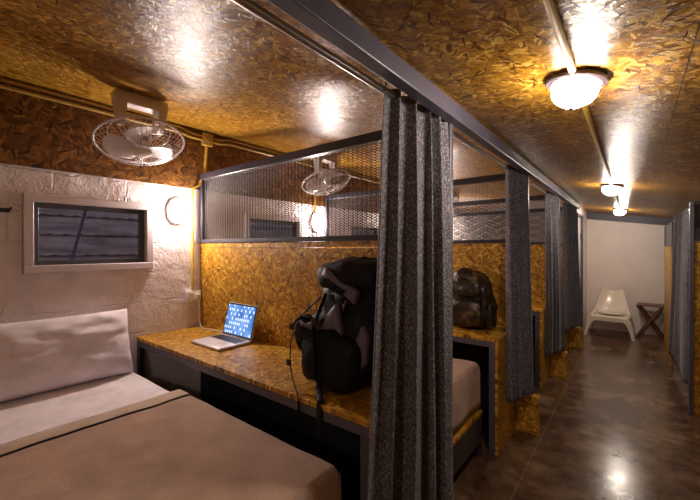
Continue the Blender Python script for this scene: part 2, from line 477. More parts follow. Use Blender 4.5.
# ------------------------------------------------------------------ partitions
def expanded_mesh(b, x0, x1, z0, z1, y, dw, dh, t):
    """expanded metal: rows of zigzag ribbons that meet at the knuckles"""
    nx = int((x1 - x0) / (dw / 2)); nz = int((z1 - z0) / dh)
    hx = (x1 - x0) / nx; hz = (z1 - z0) / nz
    for j in range(nz + 1):
        for s in (1, -1):
            if (j == nz and s == 1) or (j == 0 and s == -1): continue
            prev = None
            for i in range(nx + 1):
                z = z0 + j * hz + (hz / 2 * s if i % 2 else 0)
                x = x0 + i * hx
                a = b.verts.new((x, y - s * .0008, z - t)); c = b.verts.new((x, y + s * .0016, z + t))
                if prev: b.faces.new((prev[0], a, c, prev[1]))
                prev = (a, c)

def partition(k, label):
    y = PY[k]
    t = thing('bunk_partition', label, 'partition', (WX, y, 0), 0, 'partitions between the bunks')
    def B(): return BM()
    L = lambda lo, hi: ((lo[0] - WX, lo[1], lo[2]), (hi[0] - WX, hi[1], hi[2]))
    b = B(); box(b, *L((WX + .005, -.012, .768), (-.665, .012, 1.412))); obj('board_panel', b, M_osb_xz, t)
    b = B(); box(b, *L((WX + .005, -.012, 0), (-.74, .012, .766))); o = obj('lower_panel', b, M_lower, t); o['label'] = 'lower panel coloured dark for the shade under the desk'
    b = B(); box(b, *L((WX + .005, -.014, 1.414), (-.665, .012, 1.448))); obj('board_strip', b, M_osb_xz, t)
    b = B(); box(b, *L((WX + .045, -.020, 1.450), (-.665, .020, 1.478)), .002); obj('bottom_rail', b, M_darksteel, t)
    b = B(); box(b, *L((WX + .02, -.025, 1.950), (-.66, .025, 2.000)), .003); obj('top_rail', b, M_darksteel, t)
    b = B(); box(b, *L((WX + .016, -.02, 1.448), (WX + .046, .02, 1.950)), .002); obj('post', b, M_darksteel, t)
    b = B(); box(b, *L((-.657, -.014, .29 if k else 0), (-.630, .014, 1.960)), .003); obj('post', b, M_steel, t)
    if k: b = B(); box(b, *L((-.712, -.03, 0), (-.557, .04, .288)), .003); obj('foot_block', b, M_osb_xz, t)
    b = B()
    if k < 3: expanded_mesh(b, .046, -.665 - WX, 1.478, 1.95, 0, .030, .0135, .0016)
    else: expanded_mesh(b, .046, -.665 - WX, 1.478, 1.95, 0, .045, .022, .0026)
    obj('mesh_panel', b, M_mesh, t)
    return t
for k, lb in enumerate(('strand board partition with mesh top behind the laptop desk',
        'strand board and mesh partition behind the camouflage backpack',
        'strand board and mesh partition, third along the corridor from the front',
        'last strand board and mesh partition, nearest the white end wall')): partition(k, lb)

# ------------------------------------------------------------------ bunk desks (first with parts, copies follow)
def make_desk():
    t = thing('bunk_desk', 'long strand board desk holding the laptop and large black backpack', 'desk', (WX, PY[0], 0), 0, 'desks built against the partitions')
    F = -.485     # front edge, relative to the partition
    E = -.715 - WX
    b = BM(); box(b, (.004, F, .768), (E, -.014, .79), .002); obj('desktop', b, M_osb_xy, t)
    b = BM(); box(b, (.006, F + .002, .728), (E - .022, F + .040, .767), .002); obj('front_rail', b, M_steel, t)
    b = BM(); box(b, (.006, F + .002, 0), (.044, F + .040, .727), .002); obj('leg', b, M_darksteel, t)
    b = BM(); box(b, (E - .062, F + .002, 0), (E - .022, F + .040, .727), .002); obj('leg', b, M_steel, t)
    b = BM(); box(b, (E - .020, F, 0), (E, -.014, .767), .001); obj('end_panel', b, M_osb_yz, t)
    b = BM(); box(b, (.60, -.016, .60), (E - .03, -.034, .727)); obj('back_rail', b, M_darksteel, t)
    return t
desk = make_desk()
dup(desk, shift=(0, PITCH, 0), label='strand board desk under the camouflage backpack')
dup(desk, shift=(0, 2 * PITCH, 0), label='strand board desk between the second and third curtains')
dup(desk, shift=(0, 3 * PITCH, 0), label='farthest strand board desk, just before the white door wall')

# ------------------------------------------------------------------ beds
MT = .615
def nz(p, s, a): return noise.noise(Vector(p) * s) * a
def make_bed():
    t = thing('bed_frame', 'dark bed frame under the nearest mattress', 'bed', (WX, PY[0] - PITCH, 0), 0, 'bed frames between the desks')
    E = -.80 - WX
    b = BM(); box(b, (.02, .04, .285), (E, .945, .31), .002); obj('slat_board', b, M_osb_xy, t)
    b = BM(); box(b, (.02, .042, .16), (E - .004, .08, .284), .002); obj('side_rail', b, M_darksteel, t)
    b = BM(); box(b, (.02, .905, .16), (E - .004, .943, .284), .002); obj('side_rail', b, M_darksteel, t)
    b = BM(); box(b, (E - .04, .081, .10), (E - .004, .904, .284), .002); obj('foot_rail', b, M_darksteel, t)
    for x in (.025, E - .042):
        for y in (.043, .905):
            b = BM(); box(b, (x, y, 0), (x + .037, y + .037, .159), .002); obj('leg', b, M_darksteel, t)
    return t
bed = make_bed()
b = BM(); rbox(b, (.012, .045, .318), (-.832 - WX, .925, MT), .05, (10, 6, 3), lambda c: c + Vector((0, 0, nz(c, 3, .006))))
mat_o = obj('mattress', b, M_sheet, smooth=True); mat_o.location = (WX, PY[0] - PITCH, 0)
tag(mat_o, 'mattress in a pinkish white sheet on the nearest bed', 'mattress', 'mattresses on the bunk beds')

def make_blanket():
    t = thing('blanket', 'tan blanket with dark piping turned down on the nearest bed', 'blanket', (WX, PY[0] - PITCH, 0), 0, 'tan blankets on the beds')
    # one sheet: across (y) profile wrapped over the mattress, swept to the foot and down over it
    x0 = .88; x1 = -.822 - WX; y0 = .032; y1 = .938; zt = MT + .012; zb = .33; r = .030
    def surf(xs, lift, nm, m, foot=True):
        b = BM()
        prof = []
        for z in [zb + (zt - r - zb) * i / 5 for i in range(6)]: prof.append((y0, z))
        for i in range(1, 6): a = PI / 2 * i / 6; prof.append((y0 + r - r * math.cos(a), zt - r + r * math.sin(a)))
        for i in range(0, 21): prof.append((y0 + r + (y1 - y0 - 2 * r) * i / 20, zt))
        for i in range(1, 6): a = PI / 2 * i / 6; prof.append((y1 - r + r * math.sin(a), zt - r + r * math.cos(a)))
        for z in [zt - r - (zt - r - zb) * i / 5 for i in range(6)]: prof.append((y1, z))
        rows = []
        cy = (y0 + y1) / 2
        def put(x, f, dz):
            row = []
            for (y, z) in prof:
                # f shrinks towards the centre at the foot so the corner is round
                yy = cy + (y - cy) * (1 - f); zz = z - dz * (1 if z > zt - r else 0)
                p = Vector((x, yy, zz))
                w_ = nz(p + Vector((3, 1, 0)), 3.2, .012) + nz(p, 9, .004)
                out = Vector((0, 0, 1)) if z > zt - r else Vector((0, 1 if y > cy else -1, .3))
                row.append(b.verts.new(p + out * (abs(w_) * .8 + lift)))
            rows.append(row)
        for x in xs: put(x, 0, 0)
        if foot:
            for i in range(1, 6):
                a = PI / 2 * i / 6
                put(x1 - r + r * math.sin(a), .008 * i / 6, r - r * math.cos(a))
        for p, q in zip(rows, rows[1:]):
            for i in range(len(p) - 1): b.faces.new((p[i], q[i], q[i + 1], p[i + 1]))
        if foot:
            # foot face: straight drop
            last = rows[-1]; idx = [i for i, v in enumerate(last) if v.co.z > zt - r * 1.6]
            prev = [last[i] for i in idx]
            for s in range(1, 6):
                zz = (zt - r) + (zb - zt + r) * s / 5
                cur = []
                for i in idx:
                    p = last[i].co
                    q = Vector((x1 + .002 + .006 * math.sin(p.y * 14) * s / 5, p.y, zz))
                    cur.append(b.verts.new(q))
                for i in range(len(cur) - 1): b.faces.new((prev[i], cur[i], cur[i + 1], prev[i + 1]))
                prev = cur
        return obj(nm, b, m, t, smooth=True, solid=.006)
    surf([x0 + (x1 - r - x0) * i / 26 for i in range(27)], 0, 'cover', M_blanket)
    surf([.775 + (.885 - .775) * i / 4 for i in range(5)], .004, 'turned_edge', M_hem, foot=False)
    surf([.884, .888], .0065, 'piping', M_piping, foot=False)
    return t
blk = make_blanket()

def make_pillow():
    W, H, T = .80, .42, .20
    t = thing('pillow', 'plump white pillow leaning on the wall under the near window', 'pillow', (0, 0, 0), 0, 'white pillows at the bed heads')
    def surf(b, s):
        n = 26; g = []
        for i in range(n + 1):
            row = []
            for j in range(n + 1):
                u = -1 + 2 * i / n; v = -1 + 2 * j / n
                e = max(0, (1 - u ** 4) * (1 - v ** 4)) ** .55
                th = T / 2 * e
                # edges of a stuffed pillow draw in between the corners
                y = u * W / 2 * (1 - .03 * (1 - v * v)); z = v * H / 2 * (1 - .035 * (1 - u * u))
                wr = (noise.noise(Vector((u * 3, v * 4.5, s))) * .018 + noise.noise(Vector((u * 8, v * 11, s))) * .008) * e
                cr = .016 * math.sin(v * 12 + 2 * u) * max(0, abs(u) - .7) / .3
                row.append(b.verts.new((s * (th + wr + cr * e), y, z)))
            g.append(row)
        for i in range(n):
            for j in range(n): b.faces.new((g[i][j], g[i + 1][j], g[i + 1][j + 1], g[i][j + 1]))
    b = BM(); surf(b, 1); surf(b, -1); bmesh.ops.remove_doubles(b, verts=b.verts, dist=.0012)
    obj('pillow_case', b, M_pillow, t, smooth=True, sub=1)
    return t
pil = make_pillow()
def put_pillow(p, k):
    p.location = (WX + .155, .555 + PITCH * k, MT + .200); p.rotation_euler = (0, R(-16), R(-2))
put_pillow(pil, 0)
for k, (n1, n2, n3, n4) in enumerate((('dark bed frame behind the near curtain, beside the camouflage backpack desk', 'mattress on the second bed, seen past the near curtain', 'tan blanket covering the second bed, seen past the near curtain', None),
        ('third bed frame, mostly hidden by the second curtain', 'pale mattress on the third bed, glimpsed right of the second curtain', None, 'pale pillow on the third bed behind the second curtain'))):
    dup(bed, shift=(0, (k + 1) * PITCH, 0), label=n1)
    m = dup(mat_o, shift=(0, (k + 1) * PITCH, 0), label=n2)
    if n3: dup(blk, shift=(0, (k + 1) * PITCH, 0), label=n3)

# ------------------------------------------------------------------ rods and curtains
RX, RZ = -.702, 1.975
rodb = [(YB + .02, PY[0] - .03), (PY[0] + .03, PY[1] - .03), (PY[1] + .03, PY[2] - .03), (PY[2] + .03, PY[3] - .03)]
for k, (a, c) in enumerate(rodb):
    b = BM(); tube(b, [(RX, a, RZ), (RX, c, RZ)], .0125, 12)
    o = obj('curtain_rod', b, M_chrome, smooth='auto')
    tag(o, ['steel curtain rod crossing the ceiling over the near bed', 'steel curtain rod between the first and second curtains', 'steel curtain rod between the second and third curtains', 'short far steel curtain rod before the white door wall'][k], 'curtain rod', 'curtain rods under the beam')

def curtain(name_label, p0, p1, q0, q1, z0, z1, folds, amp, seed, group='charcoal curtains on the left', shape=None):
    """p0,p1: top ends (x,y) on the rod; q0,q1: bottom ends"""
    b = BM(); nu = folds * 14; nv = 36
    rnd = random.Random(seed)
    ph = [rnd.uniform(-.9, .9) for _ in range(folds + 2)]; am = [rnd.uniform(.45, 1.5) for _ in range(folds + 2)]
    rows = []
    for j in range(nv + 1):
        v = j / nv; z = z1 + (z0 - z1) * v; s = v ** .55
        a = Vector(p0).lerp(Vector(q0), s); c = Vector(p1).lerp(Vector(q1), s)
        d = (c - a).normalized(); nrm = Vector((-d.y, d.x))
        if nrm.x < 0: nrm = -nrm
        row = []
        for i in range(nu + 1):
            u = i / nu; f = u * folds; k = int(min(f, folds - .001)); fr_ = f - k
            A = am[k] * (1 - fr_) + am[k + 1] * fr_
            P = ph[k] * (1 - fr_) + ph[k + 1] * fr_
            ang = 2 * PI * (f + P * (.25 + .5 * v))
            w_ = math.sin(ang) + .28 * math.sin(2 * ang + seed) * v
            off = amp * A * (.8 + .55 * v) * w_ + amp * .6 * noise.noise(Vector((f * .9, v * .8, seed + 9)))
            # folds lean on each other: shift along as well
            al = amp * .9 * math.cos(ang + .4) * (.4 + .6 * v)
            drift = noise.noise(Vector((u * 2.1, v * 1.6, seed * 1.3))) * .022 * v
            p = a.lerp(c, u) + nrm * (off + drift) + d * al
            zz = z + (noise.noise(Vector((u * 9, seed, 0))) * .012 * v) + (.006 * math.cos(ang) if j == 0 else 0)
            row.append(b.verts.new((p.x, p.y, zz)))
        rows.append(row)
    for r0, r1 in zip(rows, rows[1:]):
        for i in range(nu): b.faces.new((r0[i], r0[i + 1], r1[i + 1], r1[i]))
    o = obj('curtain', b, M_curtain, smooth=True, solid=.003)
    tag(o, name_label, 'curtain', group)
    return o
curtain('nearest long charcoal curtain, gathered beside the big black backpack', (-.708, 1.085), (-.655, 1.50), (-.672, .955), (-.590, 1.45), .13, 2.0, 5, .033, 23)
curtain('second charcoal curtain from the front, right of the camouflage backpack', (-.705, 2.66), (-.640, 2.99), (-.690, 2.66), (-.575, 2.98), .33, 1.995, 6, .019, 5)
curtain('third charcoal curtain from the front on the left side', (-.705, 4.09), (-.640, 4.43), (-.69, 4.12), (-.575, 4.45), .30, 1.99, 5, .020, 8)
curtain('farthest charcoal curtain on the left, beside the white door wall', (-.705, 5.22), (-.640, 5.93), (-.69, 5.25), (-.585, 5.93), .36, 1.985, 7, .024, 11)

# ------------------------------------------------------------------ right side of the corridor
PR = 4.16
t = thing('bunk_partition', 'strand board partition with dark mesh top at the right edge', 'partition', (.372, PR, 0), 0)
b = BM(); box(b, (.03, -.012, 0), (1.6, .012, 1.468)); obj('board_panel', b, M_osb_xz, t)
b = BM(); box(b, (0, -.02, 0), (.029, .02, 1.80), .002); obj('post', b, M_steel, t)
b = BM(); box(b, (.03, -.018, 1.47), (1.6, .018, 1.495), .002); obj('bottom_rail', b, M_darksteel, t)
b = BM(); box(b, (.03, -.018, 1.77), (.50, .018, 1.80), .002); obj('top_rail', b, M_darksteel, t)
b = BM(); expanded_mesh(b, .03, .50, 1.495, 1.77, 0, .022, .0125, .0045); obj('mesh_panel', b, M_darksteel, t)
t.scale = (1, 1, 1)
t = thing('side_panel', 'low strand board side panel near the stool on the right', 'panel', (.362, 5.78, 0))
b = BM(); box(b, (0, 0, 0), (.022, 1.3, 1.43), .001); obj('board', b, M_osb_yz, t)
b = BM(); box(b, (-.003, 0, 1.431), (.025, 1.3, 1.455), .001); obj('cap_rail', b, M_steel, t)
b = BM(); box(b, (0, 1.27, 1.456), (.028, 1.3, 1.735), .002); obj('post', b, M_steel, t)
b = BM(); box(b, (0, .0, 1.456), (.028, .03, 1.735), .002); obj('post', b, M_steel, t)
b = BM()
for i in range(24):
    y = .035 + i * .05; box(b, (.012, y, 1.457), (.015, y + .046, 1.735))
obj('mesh_panel', b, M_darksteel, t)
b = BM(); tube(b, [(.405, PR + .025, 1.765), (.405, 7.05, 1.75)], .010, 10)
o = obj('curtain_rod', b, M_chrome, smooth='auto'); tag(o, 'steel curtain rod on the right side of the corridor', 'curtain rod')
curtain('charcoal curtain on the right, beside the edge partition', (.405, 4.50), (.405, 5.70), (.378, 4.42), (.378, 5.68), .18, 1.785, 9, .024, 17, group=None)

# ------------------------------------------------------------------ corridor ceiling lamps and pipe
def make_lamp():
    t = thing('ceiling_lamp', 'lit caged bulkhead lamp on the corridor ceiling, nearest', 'lamp', (0, 0, 0), 0, 'bulkhead lamps along the corridor ceiling')
    b = BM(); lathe(b, [(0, .0), (.118, .0), (.126, -.008), (.126, -.020), (.112, -.028), (.095, -.030), (0, -.030)], 40); obj('base', b, M_base, t, smooth='auto')
    b = BM(); lathe(b, [(.092, -.031), (.097, -.045), (.094, -.068), (.080, -.090), (.055, -.106), (.025, -.114), (0, -.116)], 36); obj('glass_dome', b, M_glow, t, smooth=True)
    b = BM()
    for k in range(3):
        a = PI * k / 3 + .3; pts = []
        for i in range(13):
            u = -1 + 2 * i / 12
            pts.append((.101 * u * math.cos(a), .101 * u * math.sin(a), -.030 - .093 * (1 - abs(u) ** 2.6)))
        tube(b, pts, .0034, 6)
    tube(b, [(.103 * math.cos(2 * PI * i / 32), .103 * math.sin(2 * PI * i / 32), -.038) for i in range(32)], .003, 6, closed=True)
    obj('wire_cage', b, M_base, t, smooth=True)
    return t
lamp = make_lamp(); tilt = math.atan(SL)
LX = -.15
for k, (y, lb) in enumerate(((1.405, None), (-1.2, 'unseen bulkhead lamp added behind the viewpoint to light the near bed'), (3.96, 'lit bulkhead lamp midway along the corridor ceiling'), (6.45, 'farthest lit bulkhead lamp, near the white end wall'))):  # the lamp behind the viewpoint is unseen, added to brighten the near bed
    o = lamp if k == 0 else dup(lamp, label=lb)
    o.location = (LX, y, cz(LX) - .001); o.rotation_euler = (0, tilt, 0); o.scale = (.70, .70, .78)
for k, (a, c) in enumerate(((YB + .05, 1.30), (1.51, 3.86), (4.09, 6.32))):
    b = BM(); tube(b, [(LX, a, cz(LX) - .012), (LX, c, cz(LX) - .012)], .0105, 10)
    o = obj('conduit_pipe', b, M_yellow, smooth='auto')
    tag(o, ['ochre conduit pipe on the ceiling in front of the nearest lamp', 'ochre conduit pipe between the nearest and middle ceiling lamps', 'ochre conduit pipe between the middle and farthest ceiling lamps'][k], 'pipe', 'conduit pipes on the corridor ceiling')

# ------------------------------------------------------------------ wall conduits, box, bunk lamps
XP = WX + .030
for k, (z, lb) in enumerate(((2.318, 'upper ochre conduit pipe running along the top of the window wall'), (2.285, 'lower ochre conduit pipe running along the top of the window wall'))):
    b = BM(); zz = 2.325 - .034 * k; jb = 2.300 - .025 * k
    tube(b, [(XP, YB + .05, zz), (XP, 1.34, zz), (XP, 1.42, jb), (XP, 1.515, jb)], .0115, 10)
    tube(b, [(XP, 1.60, jb), (XP, 1.67, jb), (XP, 1.76, zz), (XP, 5.95, zz)], .0115, 10)
    o = obj('conduit_pipe', b, M_brownpipe, smooth='auto'); tag(o, lb, 'pipe')
t = thing('junction_box', 'small yellow junction box on the board above the laptop desk', 'junction box', (WX + .013, 1.557, 2.285))
b = BM(); box(b, (0, -.042, -.055), (.045, .042, .05), .006, 2); obj('housing', b, M_brownpipe, t, smooth='auto')
b = BM(); lathe(b, [(0, 0), (.030, 0), (.028, .006), (0, .006)], 20, Matrix.Translation((.045, 0, 0)) @ Matrix.Rotation(PI / 2, 4, 'Y')); obj('cover', b, M_brownpipe, t, smooth='auto')
b = BM(); tube(b, [(XP, 1.555, 2.228), (XP, 1.540, 2.03), (XP, 1.53, 2.005), (XP, 1.50, 1.93), (XP, 1.49, 1.905), (XP, 1.45, 1.885), (XP, 1.435, 1.86), (XP, 1.435, 1.085)], .011, 10)
o = obj('conduit_pipe', b, M_yellow, smooth='auto'); tag(o, 'bright yellow vertical conduit pipe running down to the wall socket', 'pipe')
b = BM(); tube(b, [(XP, 1.370, 1.705), (XP, 1.422, 1.705)], .011, 10); o = obj('conduit_pipe', b, M_yellow, smooth='auto'); tag(o, 'short yellow conduit pipe joining the near bunk lamp to the vertical pipe', 'pipe')

def make_sconce():
    t = thing('wall_lamp', 'lit oval wall lamp between the near window and yellow pipe', 'lamp', (WX + .003, 1.318, 1.690), 0, 'oval bunk lamps on the window wall')
    Rm = Matrix.Rotation(PI / 2, 4, 'Y')
    b = BM(); lathe(b, [(0, 0), (.100, 0), (.104, .010), (.100, .022), (.086, .026), (0, .026)], 36, Rm, 1.0, .70); obj('base', b, M_plastic, t, smooth='auto')
    b = BM(); lathe(b, [(.084, .027), (.086, .040), (.078, .064), (.055, .082), (.025, .090), (0, .092)], 32, Rm, 1.0, .70); obj('globe', b, M_glow2, t, smooth=True)
    b = BM()
    tube(b, [Rm @ Vector((.091 * math.cos(2 * PI * i / 32), .064 * math.sin(2 * PI * i / 32), .030)) for i in range(32)], .004, 6, closed=True)
    obj('rim', b, M_plastic, t, smooth=True)
    return t
sc = make_sconce()
for k, lb in enumerate(('lit oval wall lamp seen through the mesh of the near partition', 'lit wall lamp in the third bunk, hidden behind the near curtain', 'lit wall lamp in the fourth bunk, behind the mesh partitions')):
    dup(sc, shift=(0, PITCH * (k + 1) + .03, 0), label=lb)
b = BM(); tube(b, [(XP, 2.81, 1.80), (XP, 2.81, 2.27)], .011, 8); o = obj('conduit_pipe', b, M_yellow, smooth='auto'); tag(o, 'yellow conduit pipe above the lamp behind the near mesh', 'pipe')

# socket + cable
t = thing('wall_socket', 'white double wall socket under the yellow pipe', 'socket', (WX + .001, 1.445, 1.03))
b = BM(); box(b, (0, -.055, -.045), (.036, .055, .05), .006, 2); obj('housing', b, M_plastic, t, smooth='auto')
b = BM(); box(b, (.036, -.045, -.03), (.040, .045, .036), .003); obj('faceplate', b, M_cream, t)
b = BM(); box(b, (.040, .002, -.020), (.066, .040, .022), .004); obj('plug', b, M_plastic, t)
b = BM()
pts = [(WX + .055, 1.465, 1.008), (WX + .07, 1.468, .96), (WX + .065, 1.475, .88), (WX + .06, 1.478, .83), (WX + .09, 1.47, .798), (WX + .16, 1.455, .796), (WX + .24, 1.47, .796), (WX + .36, 1.49, .796), (WX + .47, 1.487, .796)]
tube(b, pts, .0035, 6); o = obj('charger_cable', b, M_plastic, smooth=True); tag(o, 'thin white charger cable hanging from the socket onto the desk', 'cable')
t = thing('wall_hook', 'small dark metal hook on the wall left of the window', 'hook', (WX + .001, .365, 1.62))
b = BM(); box(b, (0, -.03, -.012), (.008, .03, .012), .003); obj('plate', b, M_darksteel, t)
b = BM(); tube(b, [(.008, 0, 0), (.03, .012, -.002), (.045, .025, .004), (.05, .03, .014)], .006, 8); obj('hook_arm', b, M_darksteel, t, smooth=True)

# ------------------------------------------------------------------ orbit fans
def make_fan():
    t = thing('ceiling_fan', 'white caged orbit fan on the ceiling above the near bed', 'fan', (0, 0, 0), 0, 'white orbit fans over the bunks')
    # origin on the ceiling; local z up
    b = BM()
    box(b, (-.045, -.150, -.062), (.045, .150, .012), .010, 2)
    for s in (-1, 1):
        v = []
        for (z, hw, y0, y1) in ((-.015, .045, .085, .150), (-.10, .034, .092, .140), (-.19, .022, .100, .130)):
            v.append([b.verts.new((x, s * y, z)) for x, y in ((-hw, y0), (hw, y0), (hw, y1), (-hw, y1))])
        for p, q in zip(v, v[1:]):
            for i in range(4): b.faces.new((p[i], p[(i + 1) % 4], q[(i + 1) % 4], q[i]))
        b.faces.new(v[0]); b.faces.new(v[-1])
    obj('mounting_bracket', b, M_plastic, t, smooth='auto')
    b = BM(); tube(b, [(0, -.132, -.165), (0, .132, -.165)], .011, 10); obj('pivot', b, M_plastic, t, smooth='auto')
    hv = Vector((2.3, -.25, 0)).normalized() * math.cos(R(70)); hv.z = -math.sin(R(70))
    AX = Matrix.Translation((0, 0, -.265)) @ (-hv).to_track_quat('Z', 'Y').to_matrix().to_4x4()   # faces down and to the corridor
    T = lambda p: AX @ Vector(p)
    b = BM(); lathe(b, [(0, .10), (.045, .098), (.062, .080), (.066, .030), (.052, .008), (0, .006)], 28, AX); obj('motor', b, M_plastic, t, smooth='auto')
    b = BM(); lathe(b, [(0, .004), (.036, .004), (.040, -.020), (.030, -.040), (0, -.044)], 24, AX); obj('hub', b, M_plastic, t, smooth='auto')
    for k in range(3):
        b = BM(); a0 = 2 * PI * k / 3 + 1.1; g = []
        for i in range(11):
            u = i / 10; r = .032 + .175 * u
            wd = R(14 + 30 * math.sin(PI * min(1, u * .62 + .12)) ** 1.2) * (1 - .35 * max(0, u - .8) / .2)
            row = []
            for j in range(9):
                vv = -1 + 2 * j / 8
                an = a0 + vv * wd + .45 * u
                rr = r * (1 - .06 * vv * vv * u)
                row.append(b.verts.new(T((rr * math.cos(an), rr * math.sin(an), -.012 + .030 * vv * (1 - .4 * u) - .008 * (1 - vv * vv)))))
            g.append(row)
        for p, q in zip(g, g[1:]):
            for j in range(8): b.faces.new((p[j], p[j + 1], q[j + 1], q[j]))
        obj('blade', b, M_plastic, t, smooth=True, solid=.003)
    b = BM(); RC = .245
    ring = lambda r, z, w_, n=56: tube(b, [T((r * math.cos(2 * PI * i / n), r * math.sin(2 * PI * i / n), z)) for i in range(n)], w_, 6, closed=True)
    ring(RC, 0, .0075); ring(.17, .058, .0022); ring(.17, -.066, .0022); ring(.052, -.078, .0025, 28)
    for k in range(48):
        a = 2 * PI * k / 48; c_, s_ = math.cos(a), math.sin(a)
        tube(b, [T((r * c_, r * s_, z)) for r, z in ((.052, -.078), (.12, -.078), (.19, -.060), (.232, -.030), (RC, 0))], .0017, 3, cap=False)
        if k % 2 == 0: tube(b, [T((r * c_, r * s_, z)) for r, z in ((.062, .055), (.12, .068), (.19, .050), (.235, .022), (RC, 0))], .00115, 3, cap=False)
    obj('wire_cage', b, M_plastic, t, smooth=True)
    b = BM(); lathe(b, [(0, -.079), (.050, -.079), (.048, -.086), (.03, -.090), (0, -.091)], 28, AX); obj('badge', b, M_cream, t, smooth='auto')
    return t
fan = make_fan()
FX = -2.17
for k, (y, lb) in enumerate(((.855, None), (2.40, 'white caged orbit fan seen through the mesh of the near partition'), (3.88, 'orbit fan over the third bunk, hidden by the near curtain'), (5.33, 'farthest orbit fan, glimpsed through mesh right of the near curtain'))):
    o = fan if k == 0 else dup(fan, label=lb)
    o.location = (FX, y, cz(FX) - .025); o.scale = (.9, .9, .9)

# ------------------------------------------------------------------ laptop
lp = thing('laptop', 'open silver laptop with a blue screen on the near desk', 'laptop', (-2.10, 1.425, .791), R(0))
b = BM(); box(b, (-.165, -.235, .002), (.165, -.005, .018), .006, 3); obj('base', b, M_alu, lp, smooth='auto')
b = BM(); box(b, (-.145, -.110, .0185), (.145, -.022, .0195)); kb = obj('keyboard_bed', b, M_alu, lp)
b = BM()
for r_ in range(5):
    for c_ in range(14):
        x = -.142 + c_ * .0204; y = -.107 + r_ * .0172
        box(b, (x, y, .0196), (x + .0172, y + .0142, .0212))
obj('keys', b, M_keys, kb)
b = BM(); box(b, (-.05, -.215, .0185), (.05, -.135, .0192)); obj('trackpad', b, M_plastic, lp)
LM = Matrix.Translation((0, -.006, .018)) @ Matrix.Rotation(R(-14), 4, 'X')
def lid_box(lo, hi, bev=0):
    b = BM(); box(b, lo, hi, bev, 2); bmesh.ops.transform(b, matrix=LM, verts=b.verts); return b
lid = obj('lid', lid_box((-.165, 0, .002), (.165, .007, .225), .003), M_alu, lp, smooth='auto')
obj('bezel', lid_box((-.162, -.0012, .006), (.162, -.0002, .222)), M_keys, lid)
def screen_mat():
    t = NT('blue_laptop_display')
    oc = t.n('ShaderNodeTexCoord').outputs['Object']
    sep = t.n('ShaderNodeSeparateXYZ'); t.l(oc, sep.inputs[0])
    x, z = sep.outputs[0], sep.outputs[2]
    cx = t.math('MULTIPLY', t.math('ADD', x, .16), 45); cy_ = t.math('MULTIPLY', z, 34)
    fx = t.math('FRACT', cx); fy = t.math('FRACT', cy_)
    inx = t.math('MULTIPLY', t.math('GREATER_THAN', fx, .30), t.math('LESS_THAN', fx, .78)); iny = t.math('MULTIPLY', t.math('GREATER_THAN', fy, .25), t.math('LESS_THAN', fy, .80))
    cb = t.n('ShaderNodeCombineXYZ'); t.l(t.math('FLOOR', cx), cb.inputs[0]); t.l(t.math('FLOOR', cy_), cb.inputs[1])
    wn = t.n('ShaderNodeTexWhiteNoise', noise_dimensions='2D'); t.l(cb.outputs[0], wn.inputs['Vector'])
    on = t.math('MULTIPLY', t.math('MULTIPLY', inx, iny), t.math('GREATER_THAN', wn.outputs['Value'], .45))
    g = t.noise(oc, 9, 2)
    bg = t.ramp(g, [(.35, (.035, .13, .42)), (.65, (.22, .42, .80))])
    c = t.mix(on, bg, (.85, .93, 1.0))
    t.l(c, t.b.inputs['Emission Color']); t.b.inputs['Emission Strength'].default_value = .42
    t.b.inputs['Base Color'].default_value = (.01, .01, .015, 1); t.b.inputs['Roughness'].default_value = .15
    return t.m
obj('display', lid_box((-.152, -.0022, .016), (.152, -.0013, .212)), screen_mat(), lid)

# ------------------------------------------------------------------ large black trekking pack
def wr(s, a, k=9):
    return lambda q: q + q.normalized() * (noise.noise(q * k + Vector((s, s, s))) * a + noise.noise(q * k * 2.6 + Vector((s, 0, 0))) * a * .45) if q.length > 1e-6 else q
bp = thing('backpack', 'large black trekking backpack with mauve grey patches on the near desk', 'backpack', (-1.075, 1.285, .791))
def body(q):
    z = q.z / .17
    q = Vector((q.x + .015 * z, q.y * (1 - .12 * z), q.z))
    return wr(1, .022)(q)
b = BM(); blob(b, (.035, .03, .180), (.205, .155, .180), .66, body, 48, 32); obj('main_body', b, M_black, bp, smooth=True)
b = BM(); blob(b, (.075, .03, .375), (.150, .120, .120), .70, wr(21, .03, 11), 44, 28); obj('upper_body', b, M_black, bp, smooth=True)
b = BM(); blob(b, (.095, .01, .480), (.165, .135, .068), .60, lambda q: wr(4, .022, 10)(Vector((q.x, q.y, q.z - .12 * abs(q.x) + .03))), 44, 24); obj('lid', b, M_black, bp, smooth=True)
b = BM(); blob(b, (.035, -.105, .130), (.165, .060, .125), .68, wr(8, .016), 34, 20); obj('front_pocket', b, M_black, bp, smooth=True)
b = BM(); blob(b, (-.115, -.07, .235), (.080, .070, .060), .8, wr(12, .02, 12), 26, 18); obj('side_pocket', b, M_black, bp, smooth=True)
